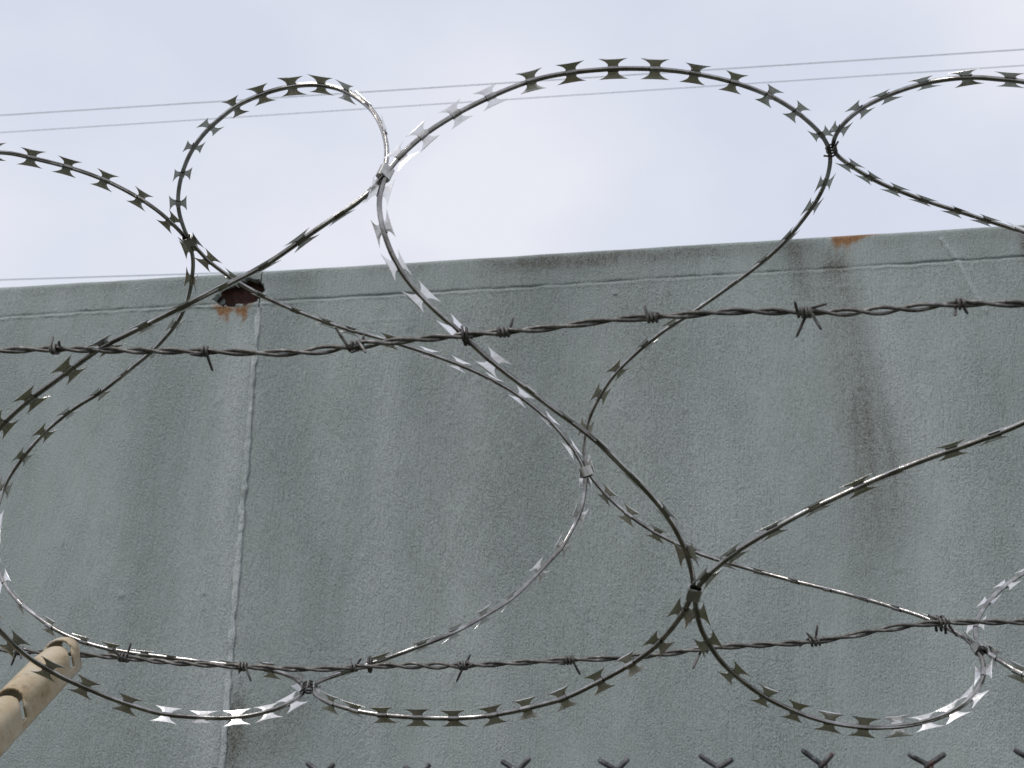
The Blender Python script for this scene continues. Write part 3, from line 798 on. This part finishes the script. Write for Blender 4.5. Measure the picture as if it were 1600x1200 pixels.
def blade_axes(j):
    # which way a blade leans: the dark ones of the photo face the ground, the bright ones the sun
    best, best_a = None, 0.0
    p = abs(PSI[j])
    for off in ((-20, -12, -6, 0, 6, 12, 20) if p < 62 else (-4, 0, 4)):
        for sgn in (1, -1):
            a = math.radians(min(88, max(0, p + off))) * sgn
            n = vper[j] * math.cos(a) - perp[j] * math.sin(a)
            c = -view[j]
            if n @ c < 0: n = -n
            r = 2 * (n @ c) * n - c
            if PSI[j] >= 0: cost = max(r[2], -0.45) + 0.016 * abs(off)
            else:
                h = c + SUNV; h = h / np.linalg.norm(h)
                cost = -abs(n @ h) + 0.010 * abs(off)
            if best is None or cost < best: best, best_a = cost, a
    a = best_a
    Lat = perp[j] * math.cos(a) + vper[j] * math.sin(a)
    Nm = np.cross(CT[j], Lat)
    return CT[j], Lat, Nm

coil = empty('razor_wire_coil', tuple(C3[len(C3) // 2] * [1, 0, 0] + [0, CY, CZ + CAM_Z - CR]))
tag(coil, 'coil of galvanised razor wire with double-pointed blades looping over the barbed strands', 'razor wire')
CORE_R = 0.00215
prof = [(2 * math.pi * k / 14, 1.0) for k in range(14)]
for k, rr in ((0, 0.55), (1, 1.04), (13, 1.04)): prof[k] = (prof[k][0] if k == 0 else (0.30 if k == 1 else -0.30), rr)
T_, Nn, Bn = frames(C3)
# the crimped seam of the tape turns slowly about the core
tw = 1.1 * np.sin(arc * 4.1) + 2.2 + 0.7 * np.sin(arc * 9.7)
ca, sa = np.cos(tw)[:, None], np.sin(tw)[:, None]
v, f = tube(C3, CORE_R, 14, Nn * ca + Bn * sa, Bn * ca - Nn * sa, prof)
obj('core_wire', mesh('core_wire', v, f, M_TAPE), coil)

def blade_mesh(seed):
    r = random.Random(seed)
    hl = 0.0128                                              # half length, tip to tip along the wire
    hw = 0.0087                                              # reach to each side
    st = 0.0044                                              # half width of the stem
    rc = CORE_R + 0.0004
    rows = []
    for side in (-1, 1):
        sh = r.uniform(-0.0008, 0.0008); bend = r.uniform(-0.12, 0.18)
        rr = []
        for k, u in enumerate(np.linspace(0, 1, 9)):
            y = rc * 0.9 + (hw - rc * 0.9) * u
            w = st + (hl - st) * (max(0, (u - 0.10) / 0.90) ** 1.9)
            rr.append((y * side, w, sh * u, bend * y * u))
        rows.append(rr)
    bm = bmesh.new()
    th = 0.00028
    def strip(rr):
        # tips are pointed: the outer edge dips between them
        fr = [[], []]
        for li, dz in enumerate((th, -th)):
            for i, (y, w, sh, z) in enumerate(rr):
                last = i == len(rr) - 1
                row = []
                for c in (-1, -0.5, 0, 0.5, 1):
                    yy = y - (math.copysign(0.0004 * (1 - c * c), y) if last else 0)
                    row.append(bm.verts.new((sh + c * w, yy, z + dz * (0.25 if abs(c) == 1 or last else 1))))
                fr[li].append(row)
        n = len(rr)
        for i in range(n - 1):
            for k in range(4):
                bm.faces.new((fr[0][i][k], fr[0][i][k + 1], fr[0][i + 1][k + 1], fr[0][i + 1][k]))
                bm.faces.new((fr[1][i][k + 1], fr[1][i][k], fr[1][i + 1][k], fr[1][i + 1][k + 1]))
            for k in (0, 4):
                bm.faces.new((fr[0][i][k], fr[0][i + 1][k], fr[1][i + 1][k], fr[1][i][k]))
        for k in range(4):
            bm.faces.new((fr[0][n - 1][k], fr[0][n - 1][k + 1], fr[1][n - 1][k + 1], fr[1][n - 1][k]))
    strip(rows[0]); strip(rows[1])
    # the tape between the two blades is crimped round the core
    for a0, a1 in ((0.12, math.pi - 0.12),):
        prev = None
        for a in np.linspace(a0, a1, 9):
            cur = [bm.verts.new((x, rc * math.cos(a) * 1.02, rc * math.sin(a) * 1.06)) for x in (-st * 1.1, 0, st * 1.1)]
            if prev:
                for k in range(2): bm.faces.new((prev[k], prev[k + 1], cur[k + 1], cur[k])).material_index = 1
            prev = cur
    bmesh.ops.recalc_face_normals(bm, faces=bm.faces)
    me = bpy.data.meshes.new('blade'); bm.to_mesh(me); bm.free()
    me.materials.append(M_BLADE); me.materials.append(M_TAPE); me.polygons.foreach_set('use_smooth', [False] * len(me.polygons)); me.update()
    return me
blades = [blade_mesh(q) for q in range(7)]
# stations: the traced blades, then evenly spaced ones in the gaps
st = []; jl = 0
for bx, by in BL:
    dd = np.hypot(CPX[:, 0] - bx, CPX[:, 1] - by)
    dd[:jl + 3] = 1e6
    near = np.where(dd < 14)[0]
    if len(near) == 0: continue
    first = near[0]; grp = near[near < first + 16]
    j = int(grp[np.argmin(dd[grp])]); st.append(j); jl = j
SPC = 0.038
allst = []
edges = [0] + st + [len(C3) - 1]
for a, b in zip(edges[:-1], edges[1:]):
    if a != 0: allst.append(a)
    n = int(round((arc[b] - arc[a]) / SPC)) if np.hypot(*(CPX[a] - CPX[b])) > 88 or a == 0 or b == len(C3) - 1 else 1
    for k in range(1, n):
        allst.append(int(round(a + (b - a) * k / n)))
for i, j in enumerate(allst):
    t, lat, nm = blade_axes(j)
    M = Matrix((Vector(t), Vector(lat), Vector(nm))).transposed().to_4x4()
    M = Matrix.Translation(Vector(C3[j])) @ M @ Matrix.Rotation(random.gauss(0, 0.10), 4, 'X') @ Matrix.Rotation(random.gauss(0, 0.06), 4, 'Z')
    o = obj('blade', blades[(i * 3 + i // 5) % 7], coil)
    o.matrix_basis = M

# clips that pinch neighbouring turns together
def clip_mesh(w, h, ln):
    parts = []
    def ring(scale, x0, x1):
        m = 20; V = []
        for x in (x0, x1):
            for k in range(m):
                a = 2 * math.pi * k / m
                c, s = math.cos(a), math.sin(a)
                e = 0.55
                V.append((x, math.copysign(abs(c) ** e, c) * w * scale, math.copysign(abs(s) ** e, s) * h * scale))
        return V, [(k, (k + 1) % m, m + (k + 1) % m, m + k) for k in range(m)]
    o, fo = ring(1.0, -ln, ln); i, fi = ring(0.82, -ln, ln)
    V = o + i; n = len(o); m = 20
    Fq = fo + [tuple(n + q for q in reversed(f)) for f in fi]
    for k in range(m):
        k2 = (k + 1) % m
        Fq.append((k, n + k, n + k2, k2)); Fq.append((m + k, m + k2, n + m + k2, n + m + k))
    parts.append((V, Fq))
    # folded lap of the strap
    lap = [(x, y, z) for x in (-ln * 0.9, ln * 0.9) for y in (w * 0.1, w * 0.95) for z in (h * 1.0, h * 1.13)]
    parts.append((lap, [(0, 1, 3, 2), (4, 6, 7, 5), (0, 4, 5, 1), (2, 3, 7, 6), (1, 5, 7, 3), (0, 2, 6, 4)]))
    v, f = merge(parts)
    return mesh('clip', v, f, M_CLIP, False)

def wrap_mesh(name, rad, wr, turns, length, tails, seed, flat=1.0):
    r = random.Random(seed); n = int(turns * 14); pts = []
    for i in range(n + 1):
        a = 2 * math.pi * turns * i / n + r.uniform(-.05, .05)
        pts.append((-length / 2 + length * i / n + r.uniform(-.0003, .0003), rad * math.cos(a), rad * flat * math.sin(a)))
    pts = np.array(pts)
    t1 = pts[-1] - pts[-2]; t1 /= np.linalg.norm(t1); t0 = pts[0] - pts[1]; t0 /= np.linalg.norm(t0)
    P = np.vstack([[pts[0] + t0 * tails], pts, [pts[-1] + t1 * tails]])
    v, f = tube(P, wr, 7)
    return mesh(name, v, f, M_TIE)

def near_j(px, py, ja=0):
    dd = np.hypot(CPX[:, 0] - px, CPX[:, 1] - py); dd[:ja] = 1e6
    j = int(np.argmin(dd)); d2 = dd.copy(); d2[max(0, j - 60):j + 60] = 1e6
    k = int(np.argmin(d2))
    return j, (k if d2[k] < 30 else None)

def place(name, me, j, k, roll=0.0, along=None):
    c, t = C3[j].copy(), CT[j].copy()
    if k is not None:
        t2 = CT[k] if np.dot(CT[k], t) > 0 else -CT[k]
        t = t + t2; t /= np.linalg.norm(t); c = (c + C3[k]) / 2
    if along is not None: t = along
    vw = c - CAM; vw /= np.linalg.norm(vw)
    lat = np.cross(t, vw); lat /= np.linalg.norm(lat); nm = np.cross(t, lat)
    M = Matrix((Vector(t), Vector(lat), Vector(nm))).transposed().to_4x4()
    if nm @ vw > 0: M = M @ Matrix.Rotation(math.pi, 4, 'X')
    o = obj(name, me, coil); o.matrix_basis = Matrix.Translation(Vector(c - vw * 0.002)) @ M @ Matrix.Rotation(roll, 4, 'X')
    return o

cm = clip_mesh(0.0057, 0.0045, 0.0052)
for px, py, rl in ((602, 268, 0.3), (295, 376, 0.2), (916, 738, -0.2), (1084, 927, 0.1), (1529, 1013, 0.4)):
    j, k = near_j(px, py); place('clip', cm, j, k, rl)
for i, (px, py) in enumerate(((1299, 234), (482, 1071))):
    j, k = near_j(px, py); place('tie', wrap_mesh('tie', 0.0046, 0.0010, 2.3, 0.010, 0.006, 5 + i), j, k, 0.5)
# ties that hold the coil to the barbed strands
for i, (px, py, P3) in enumerate(((728, 526, UP3), (578, 1038, LP3), (1466, 974, LP3))):
    j, _ = near_j(px, py)
    b = int(np.argmin(((P3 - at(px, py, P3[0][1])) ** 2).sum(1)))
    tb = P3[min(b + 3, len(P3) - 1)] - P3[b - 3]; tb /= np.linalg.norm(tb)
    me = wrap_mesh('tie', 0.0064, 0.0012, (1.7, 1.3, 2.4)[i], (0.0055, 0.003, 0.010)[i], 0.005, 20 + i, 0.8)
    c = (C3[j] + P3[b]) / 2
    vw = c - CAM; vw /= np.linalg.norm(vw)
    lat = np.cross(tb, vw); lat /= np.linalg.norm(lat); nm = np.cross(tb, lat)
    o = obj('tie', me, coil); o.matrix_basis = Matrix.Translation(Vector(c)) @ Matrix((Vector(tb), Vector(lat), Vector(nm))).transposed().to_4x4()
    print('tie', i, 'coil y', C3[j][1], 'strand y', P3[b][1])
print('blades', len(allst), 'traced', len(st), 'of', len(BL))
